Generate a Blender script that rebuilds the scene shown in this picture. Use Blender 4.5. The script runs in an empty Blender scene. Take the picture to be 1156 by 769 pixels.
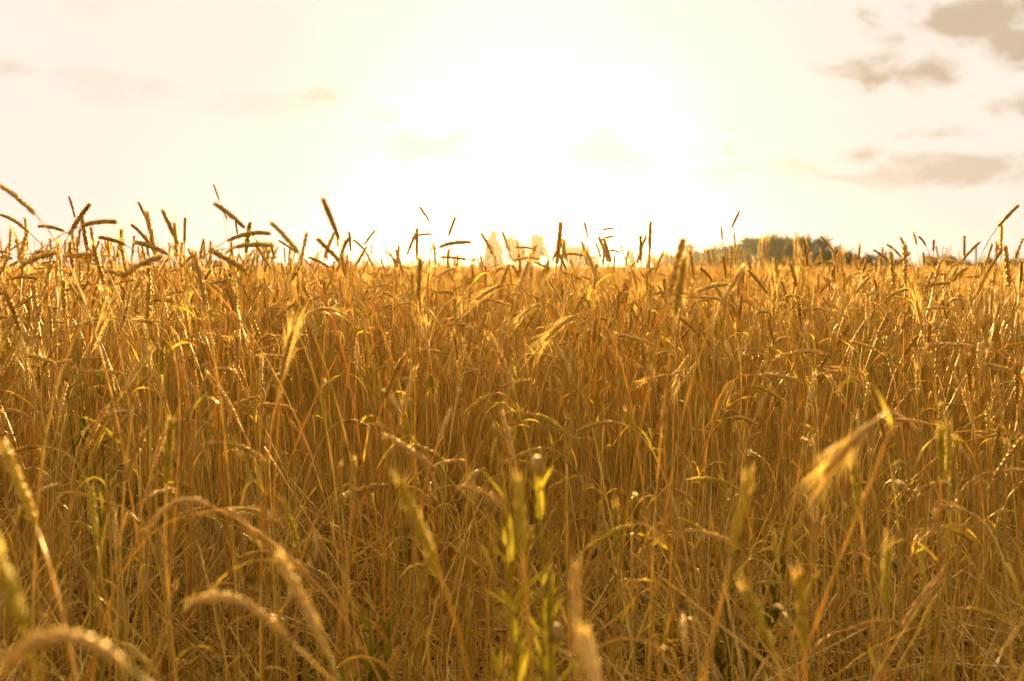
import bpy, math, random
import numpy as np
from mathutils import Vector, Matrix, Euler

rnd = random.Random(11)
SC = bpy.context.scene
COL = SC.collection
rad = math.radians

# ------------------------------------------------------------------ camera
FPX, PW, PH, HOR = 1134.0, 1156.0, 769.0, 299.0      # focal length and frame in photo pixels, horizon row
CAMZ = 1.25
PITCH = math.atan((PH / 2 - HOR) / FPX)
cam_d = bpy.data.cameras.new('camera')
cam = bpy.data.objects.new('camera', cam_d)
COL.objects.link(cam)
cam.location = (0, 0, CAMZ)
cam.rotation_euler = (math.pi / 2 - PITCH, 0, 0)
cam_d.sensor_width = 36.0
cam_d.lens = FPX / PW * 36.0
cam_d.clip_start = 0.05
cam_d.clip_end = 3000
cam_d.dof.use_dof = True
cam_d.dof.focus_distance = 2.9
cam_d.dof.aperture_fstop = 3.4
SC.camera = cam


def pix_dir(x, y):
    u, v = (x - PW / 2) / FPX, -(y - PH / 2) / FPX
    cp, sp = math.cos(PITCH), math.sin(PITCH)
    return Vector((u, cp + v * sp, -sp + v * cp))


def at(x, y, d):
    return Vector((0, 0, CAMZ)) + pix_dir(x, y) * d


def to_pix(p):
    cp, sp = math.cos(PITCH), math.sin(PITCH)
    q = Vector(p) - Vector((0, 0, CAMZ))
    d = q.y * cp - q.z * sp
    v = q.y * sp + q.z * cp
    return (PW / 2 + q.x / d * FPX, PH / 2 - v / d * FPX, d)


# ------------------------------------------------------------------ light
SUN_AZ, SUN_EL = math.atan((602 - PW / 2) / FPX), rad(5.8)
SUN_DIR = Vector((math.sin(SUN_AZ) * math.cos(SUN_EL), math.cos(SUN_AZ) * math.cos(SUN_EL), math.sin(SUN_EL)))
sun_d = bpy.data.lights.new('sun', 'SUN')
sun_d.energy = 5.0
sun_d.angle = rad(0.6)
sun_d.color = (1.0, 0.80, 0.40)
sun = bpy.data.objects.new('sun', sun_d)
COL.objects.link(sun)
sun.rotation_euler = SUN_DIR.to_track_quat('Z', 'Y').to_euler()
sun.location = SUN_DIR * 60

SC.view_settings.view_transform = 'Standard'
SC.view_settings.look = 'None'
SC.view_settings.exposure = 2.6
SC.view_settings.gamma = 1.0
SC.view_settings.use_curve_mapping = False
SC.render.engine = 'CYCLES'
cy = SC.cycles
cy.use_adaptive_sampling = True
cy.adaptive_threshold = 0.03
cy.adaptive_min_samples = 12
cy.max_bounces = 4
cy.diffuse_bounces = 4
cy.glossy_bounces = 1
cy.transmission_bounces = 4
cy.transparent_max_bounces = 4
cy.volume_bounces = 0
cy.use_denoising = True
cy.sample_clamp_indirect = 3
cy.sample_clamp_direct = 3
cy.caustics_reflective = False
cy.caustics_refractive = False
SC.render.use_persistent_data = False

world = bpy.data.worlds.new('World')
SC.world = world
world.use_nodes = True
world.cycles.sampling_method = 'NONE'
WT = world.node_tree
for n in list(WT.nodes):
    WT.nodes.remove(n)


class NB:
    """small helper to write node maths"""
    def __init__(self, tree):
        self.t = tree

    def node(self, kind, **kw):
        n = self.t.nodes.new(kind)
        for k, v in kw.items():
            setattr(n, k, v)
        return n

    def put(self, sock, v):
        if hasattr(v, 'is_linked') or isinstance(v, bpy.types.NodeSocket):
            self.t.links.new(v, sock)
        else:
            sock.default_value = v

    def math(self, op, a, b=None, c=None, clamp=False):
        n = self.node('ShaderNodeMath', operation=op, use_clamp=clamp)
        self.put(n.inputs[0], a)
        if b is not None:
            self.put(n.inputs[1], b)
        if c is not None:
            self.put(n.inputs[2], c)
        return n.outputs[0]

    def mix(self, f, a, b, blend='MIX'):
        n = self.node('ShaderNodeMix', data_type='RGBA', blend_type=blend, clamp_factor=True)
        self.put(n.inputs[0], f)
        self.put(n.inputs[6], a)
        self.put(n.inputs[7], b)
        return n.outputs[2]

    def noise(self, vec, scale, detail=3, rough=0.55, dist=0.0):
        n = self.node('ShaderNodeTexNoise')
        if vec is not None:
            self.put(n.inputs['Vector'], vec)
        n.inputs['Scale'].default_value = scale
        n.inputs['Detail'].default_value = detail
        n.inputs['Roughness'].default_value = rough
        n.inputs['Distortion'].default_value = dist
        return n.outputs['Fac']


def c4(*c):
    return (c[0], c[1], c[2], 1.0)


# ------------------------------------------------------------------ sky (world): hazy evening sky with thin clouds
w = NB(WT)
sky = w.node('ShaderNodeTexSky', sky_type='NISHITA')
sky.sun_disc = False
sky.sun_elevation = SUN_EL
sky.sun_rotation = SUN_AZ
sky.air_density = 1.0
sky.dust_density = 4.0
sky.ozone_density = 1.0
hs = w.node('ShaderNodeHueSaturation')
hs.inputs['Saturation'].default_value = 0.35
w.put(hs.inputs['Color'], sky.outputs[0])
geo = w.node('ShaderNodeTexCoord').outputs['Generated']
sep = w.node('ShaderNodeSeparateXYZ')
w.put(sep.inputs[0], geo)
X, Y, Z = sep.outputs
az = w.math('ARCTAN2', X, Y)
el = w.math('ARCSINE', w.math('MINIMUM', w.math('MAXIMUM', Z, -1.0), 1.0))
vd = w.node('ShaderNodeVectorMath', operation='DOT_PRODUCT')
w.put(vd.inputs[0], geo)
vd.inputs[1].default_value = SUN_DIR
dot = w.math('MAXIMUM', vd.outputs['Value'], 0.0)
ang = w.math('ARCCOSINE', w.math('MINIMUM', dot, 1.0))
# thin veil of cirrostratus
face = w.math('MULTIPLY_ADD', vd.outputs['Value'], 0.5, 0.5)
# added fill light: sky overhead and behind is raised to brighten the crop
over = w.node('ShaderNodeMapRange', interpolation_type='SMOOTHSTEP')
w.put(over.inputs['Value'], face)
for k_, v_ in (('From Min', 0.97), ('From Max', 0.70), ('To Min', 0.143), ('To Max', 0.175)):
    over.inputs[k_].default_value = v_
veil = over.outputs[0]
aur = w.math('EXPONENT', w.math('MULTIPLY', ang, -8.0))
core = w.math('EXPONENT', w.math('MULTIPLY', w.math('POWER', w.math('DIVIDE', ang, 0.065), 2.0), -1.0))
comb = w.node('ShaderNodeCombineXYZ')
w.put(comb.inputs[0], w.math('MULTIPLY', az, 5.0))
w.put(comb.inputs[1], w.math('MULTIPLY', el, 9.0))
cv = comb.outputs[0]
n1 = w.noise(cv, 3.4, 6, 0.62, 0.5)
n2 = w.noise(cv, 0.55, 4, 0.55, 0.8)


def scaled(col, f):
    n = w.node('ShaderNodeVectorMath', operation='SCALE')
    w.put(n.inputs[0], col)
    w.put(n.inputs['Scale'], f)
    return n.outputs[0]


def vadd(a, b):
    n = w.node('ShaderNodeVectorMath', operation='ADD')
    w.put(n.inputs[0], a)
    w.put(n.inputs[1], b)
    return n.outputs[0]


base = w.mix(1.0, hs.outputs['Color'], c4(1.0, 0.90, 0.70), 'MULTIPLY')
base = scaled(base, 0.0003)
veil_c = scaled(w.mix(w.math('MULTIPLY_ADD', veil, 40.0, -6.0, clamp=True), c4(1.16, 1.0, 0.87), c4(1.18, 0.95, 0.62)), w.math('MULTIPLY', veil, w.math('MULTIPLY_ADD', n2, 0.24, 0.87)))  # warmer tint goes with the added fill away from the sun
glow_c = scaled((1.0, 0.93, 0.84), w.math('ADD', w.math('MULTIPLY', aur, 0.010), w.math('MULTIPLY', core, 0.06)))
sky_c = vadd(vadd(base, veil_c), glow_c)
CLOUDS = [(1112, 24, 62, 28, 1.0), (1150, 46, 46, 20, 1.0), (1040, 76, 50, 15, 1.0), (968, 176, 17, 8, 0.75), (1056, 152, 34, 6, 0.6),
          (1120, 188, 80, 13, 0.75), (1152, 118, 26, 10, 0.8), (690, 170, 90, 20, 0.6), (490, 165, 80, 13, 0.55), (12, 76, 30, 7, 0.6),
          (365, 107, 26, 7, 0.5), (430, 130, 20, 6, 0.45), (1030, 196, 90, 9, 0.5), (830, 192, 80, 10, 0.35), (300, 120, 60, 12, 0.2), (120, 95, 80, 12, 0.2), (1060, 30, 30, 9, 0.5)]
total = None
for (cx, cy_, rx, ry, s) in CLOUDS:
    d0 = pix_dir(cx, cy_).normalized()
    a0, e0 = math.atan2(d0.x, d0.y), math.asin(d0.z)
    dx = w.math('MULTIPLY', w.math('SUBTRACT', az, a0), FPX / rx * 1.05)
    dy = w.math('MULTIPLY', w.math('SUBTRACT', el, e0), FPX / ry * 1.05)
    d2 = w.math('ADD', w.math('MULTIPLY', dx, dx), w.math('MULTIPLY', dy, dy))
    m = w.math('MULTIPLY_ADD', w.math('SQRT', d2), -0.75, w.math('MULTIPLY_ADD', n1, 5.0, -1.3), clamp=True)
    m = w.math('MULTIPLY', m, s)
    total = m if total is None else w.math('MAXIMUM', total, m)
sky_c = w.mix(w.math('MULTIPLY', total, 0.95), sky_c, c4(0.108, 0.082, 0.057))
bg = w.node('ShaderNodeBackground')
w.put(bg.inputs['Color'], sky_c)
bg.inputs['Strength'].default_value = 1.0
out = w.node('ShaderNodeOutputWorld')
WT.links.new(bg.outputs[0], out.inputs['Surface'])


# ------------------------------------------------------------------ materials
def thin_mat(name, cols, transl=0.4, gloss=0.05, rough=0.5, nscale=14.0, spread=0.35):
    """thin plant tissue: diffuse + translucent, colour varied from plant to plant and along its length"""
    m = bpy.data.materials.new(name)
    m.use_nodes = True
    t = m.node_tree
    for n in list(t.nodes):
        t.nodes.remove(n)
    b = NB(t)
    oi = b.node('ShaderNodeObjectInfo')
    ramp = b.node('ShaderNodeValToRGB')
    els = ramp.color_ramp.elements
    while len(els) < len(cols):
        els.new(0.5)
    for i, c in enumerate(cols):
        els[i].position = i / max(1, len(cols) - 1)
        els[i].color = c4(*c)
    g = b.node('ShaderNodeNewGeometry')
    n_ = b.noise(g.outputs['Position'], nscale, 2)
    b.put(ramp.inputs[0], b.math('ADD', oi.outputs['Random'], b.math('MULTIPLY_ADD', g.outputs['Random Per Island'], 0.5, -0.25), clamp=True))
    f = b.math('MULTIPLY_ADD', n_, 2 * spread, 1.0 - spread)
    sc = b.node('ShaderNodeVectorMath', operation='SCALE')
    b.put(sc.inputs[0], ramp.outputs[0])
    b.put(sc.inputs['Scale'], f)
    col = sc.outputs[0]
    di = b.node('ShaderNodeBsdfDiffuse')
    tr = b.node('ShaderNodeBsdfTranslucent')
    b.put(di.inputs['Color'], col)
    b.put(tr.inputs['Color'], col)
    mx = b.node('ShaderNodeMixShader')
    mx.inputs[0].default_value = transl
    t.links.new(di.outputs[0], mx.inputs[1])
    t.links.new(tr.outputs[0], mx.inputs[2])
    o_ = b.node('ShaderNodeOutputMaterial')
    if gloss > 0:
        gl = b.node('ShaderNodeBsdfGlossy')
        gl.inputs['Roughness'].default_value = rough
        gl.inputs['Color'].default_value = (1, 0.84, 0.56, 1)
        m2 = b.node('ShaderNodeMixShader')
        fr = b.node('ShaderNodeLayerWeight')
        fr.inputs['Blend'].default_value = 0.5
        b.put(m2.inputs[0], b.math('MULTIPLY_ADD', b.math('POWER', fr.outputs['Facing'], 3.0), gloss * 7.0, gloss * 0.6))
        t.links.new(mx.outputs[0], m2.inputs[1])
        t.links.new(gl.outputs[0], m2.inputs[2])
        t.links.new(m2.outputs[0], o_.inputs[0])
    else:
        t.links.new(mx.outputs[0], o_.inputs[0])
    return m


M = {}
M['stem'] = thin_mat('rye_straw', [(0.551, 0.271, 0.021), (0.657, 0.379, 0.040), (0.382, 0.282, 0.021), (0.721, 0.498, 0.135), (0.572, 0.260, 0.018)], 0.48, 0.05, 0.48)
M['leaf'] = thin_mat('dry_leaf', [(0.572, 0.282, 0.021), (0.657, 0.390, 0.040), (0.424, 0.303, 0.021)], 0.4, 0.03)
M['ear'] = thin_mat('rye_ear', [(0.488, 0.238, 0.028), (0.636, 0.379, 0.070), (0.572, 0.368, 0.052)], 0.40, 0.018, 0.5, 60)
M['ear_pale'] = thin_mat('pale_ear', [(0.700, 0.423, 0.099), (0.760, 0.498, 0.158)], 0.44, 0.02, 0.5, 60)
M['ear_yellow'] = thin_mat('yellow_ear', [(0.636, 0.423, 0.030), (0.594, 0.444, 0.040)], 0.48, 0.018, 0.5, 60)
M['awn'] = thin_mat('awn', [(0.700, 0.390, 0.075), (0.760, 0.498, 0.135)], 0.5, 0.06)
M['straw'] = thin_mat('fallen_straw', [(0.488, 0.260, 0.028), (0.636, 0.401, 0.075), (0.530, 0.336, 0.075), (0.700, 0.488, 0.158)], 0.25, 0.05)
M['weed'] = thin_mat('weed_green', [(0.24, 0.18, 0.012), (0.36, 0.26, 0.018), (0.48, 0.33, 0.025)], 0.42, 0.006, 0.5, 30)
M['weed_grey'] = thin_mat('weed_grey_green', [(0.15, 0.12, 0.010), (0.22, 0.17, 0.014)], 0.4, 0.005, 0.4, 30)
M['bud'] = thin_mat('thistle_bud', [(0.30, 0.18, 0.05), (0.38, 0.24, 0.08)], 0.15, 0.02, 0.5, 120)
M['foliage'] = thin_mat('tree_foliage', [(0.060, 0.050, 0.009), (0.090, 0.070, 0.013)], 0.3, 0.0, 0.4, 0.8, 0.45)
M['needles'] = thin_mat('conifer_needles', [(0.045, 0.045, 0.010), (0.065, 0.06, 0.013)], 0.25, 0.0, 0.4, 0.8, 0.4)
M['bark'] = thin_mat('bark', [(0.09, 0.055, 0.025), (0.13, 0.08, 0.035)], 0.0, 0.0, 0.5, 6)


def soil_mat():
    m = bpy.data.materials.new('field_soil')
    m.use_nodes = True
    t = m.node_tree
    b = NB(t)
    p = t.nodes['Principled BSDF']
    g = b.node('ShaderNodeNewGeometry').outputs['Position']
    a = b.noise(g, 1.3, 6, 0.65)
    c = b.noise(g, 38.0, 5, 0.7)
    col = b.mix(a, c4(0.045, 0.024, 0.007), c4(0.11, 0.058, 0.015))
    col = b.mix(b.math('MULTIPLY_ADD', c, 3.0, -1.2, clamp=True), col, c4(0.26, 0.15, 0.04))
    b.put(p.inputs['Base Color'], col)
    p.inputs['Roughness'].default_value = 0.95
    p.inputs['Specular IOR Level'].default_value = 0.1
    bu = b.node('ShaderNodeBump')
    bu.inputs['Strength'].default_value = 0.7
    bu.inputs['Distance'].default_value = 0.05
    b.put(bu.inputs['Height'], c)
    b.put(p.inputs['Normal'], bu.outputs[0])
    return m


M['soil'] = soil_mat()


# ------------------------------------------------------------------ mesh helpers
class MB:
    def __init__(self):
        self.v, self.f, self.m, self.mats = [], [], [], []

    def mat(self, name):
        if name not in self.mats:
            self.mats.append(name)
        return self.mats.index(name)

    def sweep(self, pts, rads, sides, mat, cap=True):
        mi = self.mat(mat)
        pts = [Vector(p) for p in pts]
        n = len(pts)
        base = len(self.v)
        ref = Vector((0.3, 0.9, 0.1)).normalized()
        for i, p in enumerate(pts):
            T = (pts[min(i + 1, n - 1)] - pts[max(i - 1, 0)]).normalized()
            s = T.cross(ref)
            if s.length < 0.05:
                s = T.cross(Vector((1, 0, 0)))
            s.normalize()
            u = s.cross(T).normalized()
            ref = u if abs(u.dot(T)) < 0.5 else ref
            ref = (ref - T * ref.dot(T)).normalized()
            r = rads[i] if hasattr(rads, '__len__') else rads
            s = T.cross(ref).normalized()
            for k in range(sides):
                a = 2 * math.pi * k / sides
                self.v.append(p + (s * math.cos(a) + ref * math.sin(a)) * r)
        for i in range(n - 1):
            for k in range(sides):
                k2 = (k + 1) % sides
                self.f.append((base + i * sides + k, base + i * sides + k2, base + (i + 1) * sides + k2, base + (i + 1) * sides + k))
                self.m.append(mi)
        if cap:
            self.f.append(tuple(base + (n - 1) * sides + k for k in range(sides)))
            self.m.append(mi)
        return self

    def spindle(self, p, T, side, length, wid, thick, mat):
        """one grain husk: a pointed, flattened body"""
        mi = self.mat(mat)
        up = T.cross(side).normalized()
        b = len(self.v)
        self.v += [p, p + T * length,
                   p + T * length * 0.38 + side * wid, p + T * length * 0.42 + up * thick,
                   p + T * length * 0.38 - side * wid, p + T * length * 0.42 - up * thick]
        for k in range(4):
            a_, c_ = b + 2 + k, b + 2 + (k + 1) % 4
            self.f += [(b, c_, a_), (b + 1, a_, c_)]
            self.m += [mi, mi]

    def hair(self, p, d, length, wid, mat, curve=0.0):
        mi = self.mat(mat)
        s = d.cross(Vector((rnd.uniform(-1, 1), rnd.uniform(-1, 1), rnd.uniform(-1, 1))))
        if s.length < 1e-4:
            s = d.cross(Vector((1, 0, 0.3)))
        s.normalize()
        b = len(self.v)
        mid = p + d * length * 0.55
        tip = p + d * length + Vector((0, 0, -curve * length))
        self.v += [p - s * wid, p + s * wid, mid + s * wid * 0.7, mid - s * wid * 0.7, tip]
        self.f += [(b, b + 1, b + 2, b + 3), (b + 3, b + 2, b + 4)]
        self.m += [mi, mi]

    def ribbon(self, pts, wids, nrm0, twist, mat, fold=0.25):
        mi = self.mat(mat)
        n = len(pts)
        b = len(self.v)
        for i, p in enumerate(pts):
            T = (pts[min(i + 1, n - 1)] - pts[max(i - 1, 0)]).normalized()
            s = T.cross(nrm0)
            if s.length < 0.05:
                s = T.cross(Vector((1, 0.2, 0)))
            s.normalize()
            s = Matrix.Rotation(twist * i / max(1, n - 1), 3, T) @ s
            u = s.cross(T)
            self.v += [p - s * wids[i] + u * wids[i] * fold, p, p + s * wids[i] + u * wids[i] * fold]
        for i in range(n - 1):
            a = b + 3 * i
            self.f += [(a, a + 1, a + 4, a + 3), (a + 1, a + 2, a + 5, a + 4)]
            self.m += [mi, mi]

    def quad(self, p, s, u, mat):
        mi = self.mat(mat)
        b = len(self.v)
        self.v += [p - s, p - u * 0.8, p + s, p + u]
        self.f.append((b, b + 1, b + 2, b + 3))
        self.m.append(mi)

    def mesh(self, name, smooth=True):
        me = bpy.data.meshes.new(name)
        me.from_pydata([tuple(v) for v in self.v], [], self.f)
        for n in self.mats:
            me.materials.append(M[n])
        if len(self.mats) > 1:
            me.polygons.foreach_set('material_index', self.m)
        me.polygons.foreach_set('use_smooth', [smooth] * len(self.f))
        me.update()
        return me

    def obj(self, name, parent=None, smooth=True, link=True):
        o = bpy.data.objects.new(name, self.mesh(name, smooth))
        if link:
            COL.objects.link(o)
        if parent is not None:
            o.parent = parent
        return o


def empty(name, loc, label, cat, group=None):
    o = bpy.data.objects.new(name, None)
    o.empty_display_size = 0.05
    COL.objects.link(o)
    o.location = loc
    o['label'] = label
    o['category'] = cat
    if group:
        o['group'] = group
    return o


def bez(p0, p1, p2, p3, n):
    out_ = []
    for i in range(n + 1):
        t = i / n
        a = (1 - t)
        out_.append(p0 * a ** 3 + p1 * 3 * a * a * t + p2 * 3 * a * t * t + p3 * t ** 3)
    return out_


def rv(s=1.0):
    return Vector((rnd.uniform(-s, s), rnd.uniform(-s, s), rnd.uniform(-s, s)))


# ------------------------------------------------------------------ rye plant pieces
def ear_pieces(path, fat=1.0, awn=0.025, awn_open=0.22, ear_mat='ear', rows=4, nodes=15, ear_mb=None, awn_mb=None, awnw=0.0004):
    """fills EAR and AWN meshes along PATH (a list of points from the ear's base to its tip)"""
    e = ear_mb or MB()
    a = awn_mb or MB()
    path = [Vector(p) for p in path]
    L = sum((path[i + 1] - path[i]).length for i in range(len(path) - 1))

    def pt(t):
        x = t * (len(path) - 1)
        i = min(int(x), len(path) - 2)
        return path[i].lerp(path[i + 1], x - i), (path[i + 1] - path[i]).normalized()

    nn = 6
    e.sweep([pt(i / nn)[0] for i in range(nn + 1)], [0.0019 * fat * (1.2 - 0.8 * i / nn) for i in range(nn + 1)], 4, ear_mat)
    ph = rnd.uniform(0, 6.28)
    for i in range(nodes):
        t = (i + 0.2) / nodes * 0.94
        prof = min(1.0, 0.62 + 2.4 * t) * (1.0 - 0.42 * max(0.0, (t - 0.62) / 0.38))
        p, T = pt(t)
        s0 = T.cross(Vector((0.31, 0.2, 0.93)))
        if s0.length < 0.1:
            s0 = T.cross(Vector((1, 0, 0)))
        s0.normalize()
        u0 = T.cross(s0)
        for k in range(rows):
            if rows == 4 and (k % 2) != (i % 2) and rnd.random() < 0.15:
                continue
            ang = ph + k * 2 * math.pi / rows + (i % 2) * math.pi / rows + rnd.uniform(-0.15, 0.15)
            o_ = s0 * math.cos(ang) + u0 * math.sin(ang)
            d = (T + o_ * rnd.uniform(0.10, 0.25)).normalized()
            sd = T.cross(o_).normalized()
            ln = 0.0125 * rnd.uniform(0.9, 1.15) * (0.7 + 0.3 * prof)
            q = p + o_ * 0.0014 * fat
            e.spindle(q, d, sd, ln, 0.0021 * prof * fat, 0.0015 * prof * fat, ear_mat)
            if awn > 0 and rnd.random() < (0.6 if awn < 0.03 else 0.85):
                ad = (T + o_ * rnd.uniform(0.3, 1.0) * awn_open * 2 + rv(0.05)).normalized()
                a.hair(q + d * ln * 0.9, ad, awn * rnd.uniform(0.6, 1.2) * (0.6 + 0.6 * t), awnw, 'awn', 0.06)
    return e, a


def stem_pts(R, B, ear_dir, n=14, sway=0.03):
    h = max(0.1, B.z - R.z)
    k = 0.20 if ear_dir.z > -0.1 else 0.12
    c2 = B - ear_dir * min(k, h * 0.4)
    if ear_dir.z < 0.3:
        c2.z = max(c2.z, B.z + 0.035 * (0.3 - ear_dir.z))
    c1 = R + Vector((rnd.uniform(-sway, sway), rnd.uniform(-sway, sway), h * 0.62))
    return bez(R, c1, c2, B, n)


def stem_mesh(mb, pts, r0, mat='stem', sides=5):
    n = len(pts)
    rr = []
    for i in range(n):
        t = i / (n - 1)
        r = r0 * (1.0 - 0.42 * t)
        if i in (int(n * 0.22), int(n * 0.48), int(n * 0.72)):
            r *= 1.35
        rr.append(r)
    mb.sweep(pts, rr, sides, mat)


def leaf_mesh(mb, p, T, length, width, droop, mat='leaf', segs=7, hd=None, twist=None):
    if hd is None:
        a = rnd.uniform(0, 6.28)
        hd = Vector((math.cos(a), math.sin(a), 0))
    d = (T * rnd.uniform(0.6, 1.2) + hd * rnd.uniform(0.4, 0.9)).normalized()
    pts, q = [], p.copy()
    for i in range(segs + 1):
        pts.append(q.copy())
        q = q + d * length / segs
        d = (d + Vector((0, 0, -droop * (0.3 + i / segs))) + rv(0.08)).normalized()
        if q.z < 0.01:
            q.z = 0.01
    ws = [width * min(1.0, 0.55 + 1.6 * i / segs) * (1 - (i / segs) ** 2.2) + 0.0003 for i in range(segs + 1)]
    nrm = hd.cross(Vector((0, 0, 1))).cross(d)
    mb.ribbon(pts, ws, nrm if nrm.length > 0.1 else Vector((0, 1, 0.2)), rnd.uniform(-2.5, 2.5) if twist is None else twist, mat)


def ear_path(B, Tp, sag=0.06, n=6):
    mid = (B + Tp) / 2
    L = (Tp - B).length
    side = (Tp - B).cross(Vector((0, 1, 0)))
    up = Vector((0, 0, 1)) if side.length < 1e-5 else Vector((0, 0, 1))
    mid = mid + up * sag * L + rv(0.02 * L)
    out_ = []
    for i in range(n + 1):
        t = i / n
        out_.append(B * (1 - t) ** 2 + mid * 2 * t * (1 - t) + Tp * t * t)
    return out_


# ------------------------------------------------------------------ ground
g = MB()
gi = g.mat('soil')
N = 60
xs = [math.copysign(abs(i / N * 2 - 1) ** 2.2, i / N * 2 - 1) * 420 for i in range(N + 1)]
ys = [-60 + (i / N) ** 2.2 * 560 for i in range(N + 1)]
for yy in ys:
    for xx in xs:
        g.v.append(Vector((xx, yy, 0.0)))
for j in range(N):
    for i in range(N):
        a = j * (N + 1) + i
        g.f.append((a, a + 1, a + N + 2, a + N + 1))
        g.m.append(gi)
ground = g.obj('ground', smooth=False)
ground['kind'] = 'structure'

# ------------------------------------------------------------------ haze
HAZE = 0.0003
hz = MB()
x0, x1, y0, y1, z0, z1 = -425, 425, -65, 505, -1.0, 16.0
hz.v = [Vector(p) for p in ((x0, y0, z0), (x1, y0, z0), (x1, y1, z0), (x0, y1, z0), (x0, y0, z1), (x1, y0, z1), (x1, y1, z1), (x0, y1, z1))]
hz.f = [(3, 2, 1, 0), (4, 5, 6, 7), (0, 1, 5, 4), (1, 2, 6, 5), (2, 3, 7, 6), (3, 0, 4, 7)]
hm = bpy.data.materials.new('evening_haze')
hm.use_nodes = True
for n in list(hm.node_tree.nodes):
    hm.node_tree.nodes.remove(n)
pv = hm.node_tree.nodes.new('ShaderNodeVolumePrincipled')
pv.inputs['Color'].default_value = (1.0, 0.86, 0.60, 1)
pv.inputs['Density'].default_value = HAZE
pv.inputs['Density Attribute'].default_value = ''
pv.inputs['Temperature Attribute'].default_value = ''
pv.inputs['Color Attribute'].default_value = ''
pv.inputs['Anisotropy'].default_value = 0.98
ho = hm.node_tree.nodes.new('ShaderNodeOutputMaterial')
hm.node_tree.links.new(pv.outputs[0], ho.inputs['Volume'])
M['haze'] = hm
hz.mats = ['haze']
hz.m = [0] * 6
haze = hz.obj('haze', smooth=False)
haze['kind'] = 'stuff'


# ------------------------------------------------------------------ trees beyond the field
def tree(name, px, base_d, top_y, wpx, shape, label, cat, group, leaf=0.3, nleaf=1600, seed=0):
    r = random.Random(seed + 100)
    p = at(px, HOR, base_d)
    top = at(px, top_y, base_d).z
    W = wpx / FPX * base_d / 2
    root = empty(name, (p.x, p.y, 0), label, cat, group)
    H = top
    tk = MB()
    lean = Vector((r.uniform(-0.1, 0.1), r.uniform(-0.1, 0.1), 0))
    tp = [Vector((0, 0, 0)) + lean * (i / 7) + Vector((0, 0, H * 0.86 * i / 7)) for i in range(8)]
    tk.sweep(tp, [H * 0.024 * (1 - 0.85 * i / 7) + 0.02 for i in range(8)], 7, 'bark')
    cr = MB()
    fol = 'needles' if shape == 'cone' else 'foliage'
    if shape == 'cone':
        tiers = 15
        for k in range(tiers):
            t = k / (tiers - 1)
            z = H * (0.10 + 0.86 * t)
            rr = W * (1 - t) ** 0.8 * r.uniform(0.8, 1.15) + 0.12
            nb = max(4, int(10 * (1 - t) + 4))
            for b in range(nb):
                a = r.uniform(0, 6.28)
                ln = rr * r.uniform(0.65, 1.1)
                hd = Vector((math.cos(a), math.sin(a), -0.22))
                tk.sweep([Vector((0, 0, z)), Vector((0, 0, z)) + hd * ln * 0.8], [0.03, 0.01], 3, 'bark')
                for q in range(max(3, int(nleaf / tiers / nb))):
                    s = r.random() ** 0.6
                    c = Vector((0, 0, z)) + hd * ln * s + Vector((r.gauss(0, 0.12), r.gauss(0, 0.12), r.gauss(0, 0.1))) * W * 0.6
                    cr.quad(c, Vector((r.uniform(-1, 1), r.uniform(-1, 1), r.uniform(-1, 1))).normalized() * leaf * 0.5,
                            Vector((r.uniform(-1, 1), r.uniform(-1, 1), r.uniform(-1, 1))).normalized() * leaf * 0.8, fol)
    else:
        ncl = 26 if shape == 'broad' else 16
        for k in range(ncl):
            a = r.uniform(0, 6.28)
            if shape == 'split':
                lob = (-0.45, 0.5)[k % 2]
                hh = (0.66, 0.56)[k % 2]
                c = Vector((lob * W + r.gauss(0, 0.26) * W, r.gauss(0, 0.3) * W, H * (hh + r.uniform(-0.38, 0.28))))
            else:
                rr = math.sqrt(r.random())
                zt = r.uniform(0.10, 0.80)
                env = math.sqrt(max(0.05, 1 - ((zt - 0.42) / 0.56) ** 2))
                c = Vector((math.cos(a) * rr * W * 0.85 * env, math.sin(a) * rr * W * 0.85 * env, H * zt))
            cr_r = r.uniform(0.16, 0.30) * min(W, H * 0.9)
            base = Vector((0, 0, H * 0.25)) + lean
            tk.sweep([base, base.lerp(c, 0.5) + Vector((0, 0, 0.1 * H)), c], [H * 0.012, H * 0.008, 0.012], 4, 'bark')
            for q in range(nleaf // ncl):
                dv = Vector((r.gauss(0, 1), r.gauss(0, 1), r.gauss(0, 0.8))) * cr_r * 0.62
                pp = c + dv
                if pp.z < 0.05 or pp.z > H * 1.2:
                    continue
                cr.quad(pp, Vector((r.uniform(-1, 1), r.uniform(-1, 1), r.uniform(-1, 1))).normalized() * leaf * r.uniform(0.3, 0.6),
                        Vector((r.uniform(-1, 1), r.uniform(-1, 1), r.uniform(-1, 1))).normalized() * leaf * r.uniform(0.4, 0.8), fol)
    tk.obj('trunk', root)
    cr.obj('crown', root, smooth=False)
    return root


TG = 'trees beyond the rye field'
tree('conifer_tree', 557, 130, 262, 30, 'cone', 'pointed conifer fading into the bright haze below the sun', 'tree', TG, 0.45, 3600, 1)
tree('broadleaf_tree', 593, 130, 261, 42, 'split', 'twin-topped hazy tree just right of the pointed conifer', 'tree', TG, 0.45, 2600, 2)
tree('broadleaf_tree', 652, 125, 272, 46, 'round', 'round hazy tree standing between the twin-topped tree and the dark trees', 'tree', TG, 0.45, 2600, 3)
tree('conifer_tree', 713, 140, 283, 14, 'cone', 'smallest pointed conifer, alone between the round hazy tree and the dark trees', 'tree', TG, 0.35, 1200, 4)
tree('bush', 748, 118, 287, 40, 'round', 'low brown bush at the left end of the dark trees', 'bush', TG, 0.38, 1500, 5)
tree('broadleaf_tree', 784, 112, 274, 38, 'round', 'small round tree just left of the big dark tree', 'tree', TG, 0.36, 2600, 6)
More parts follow.
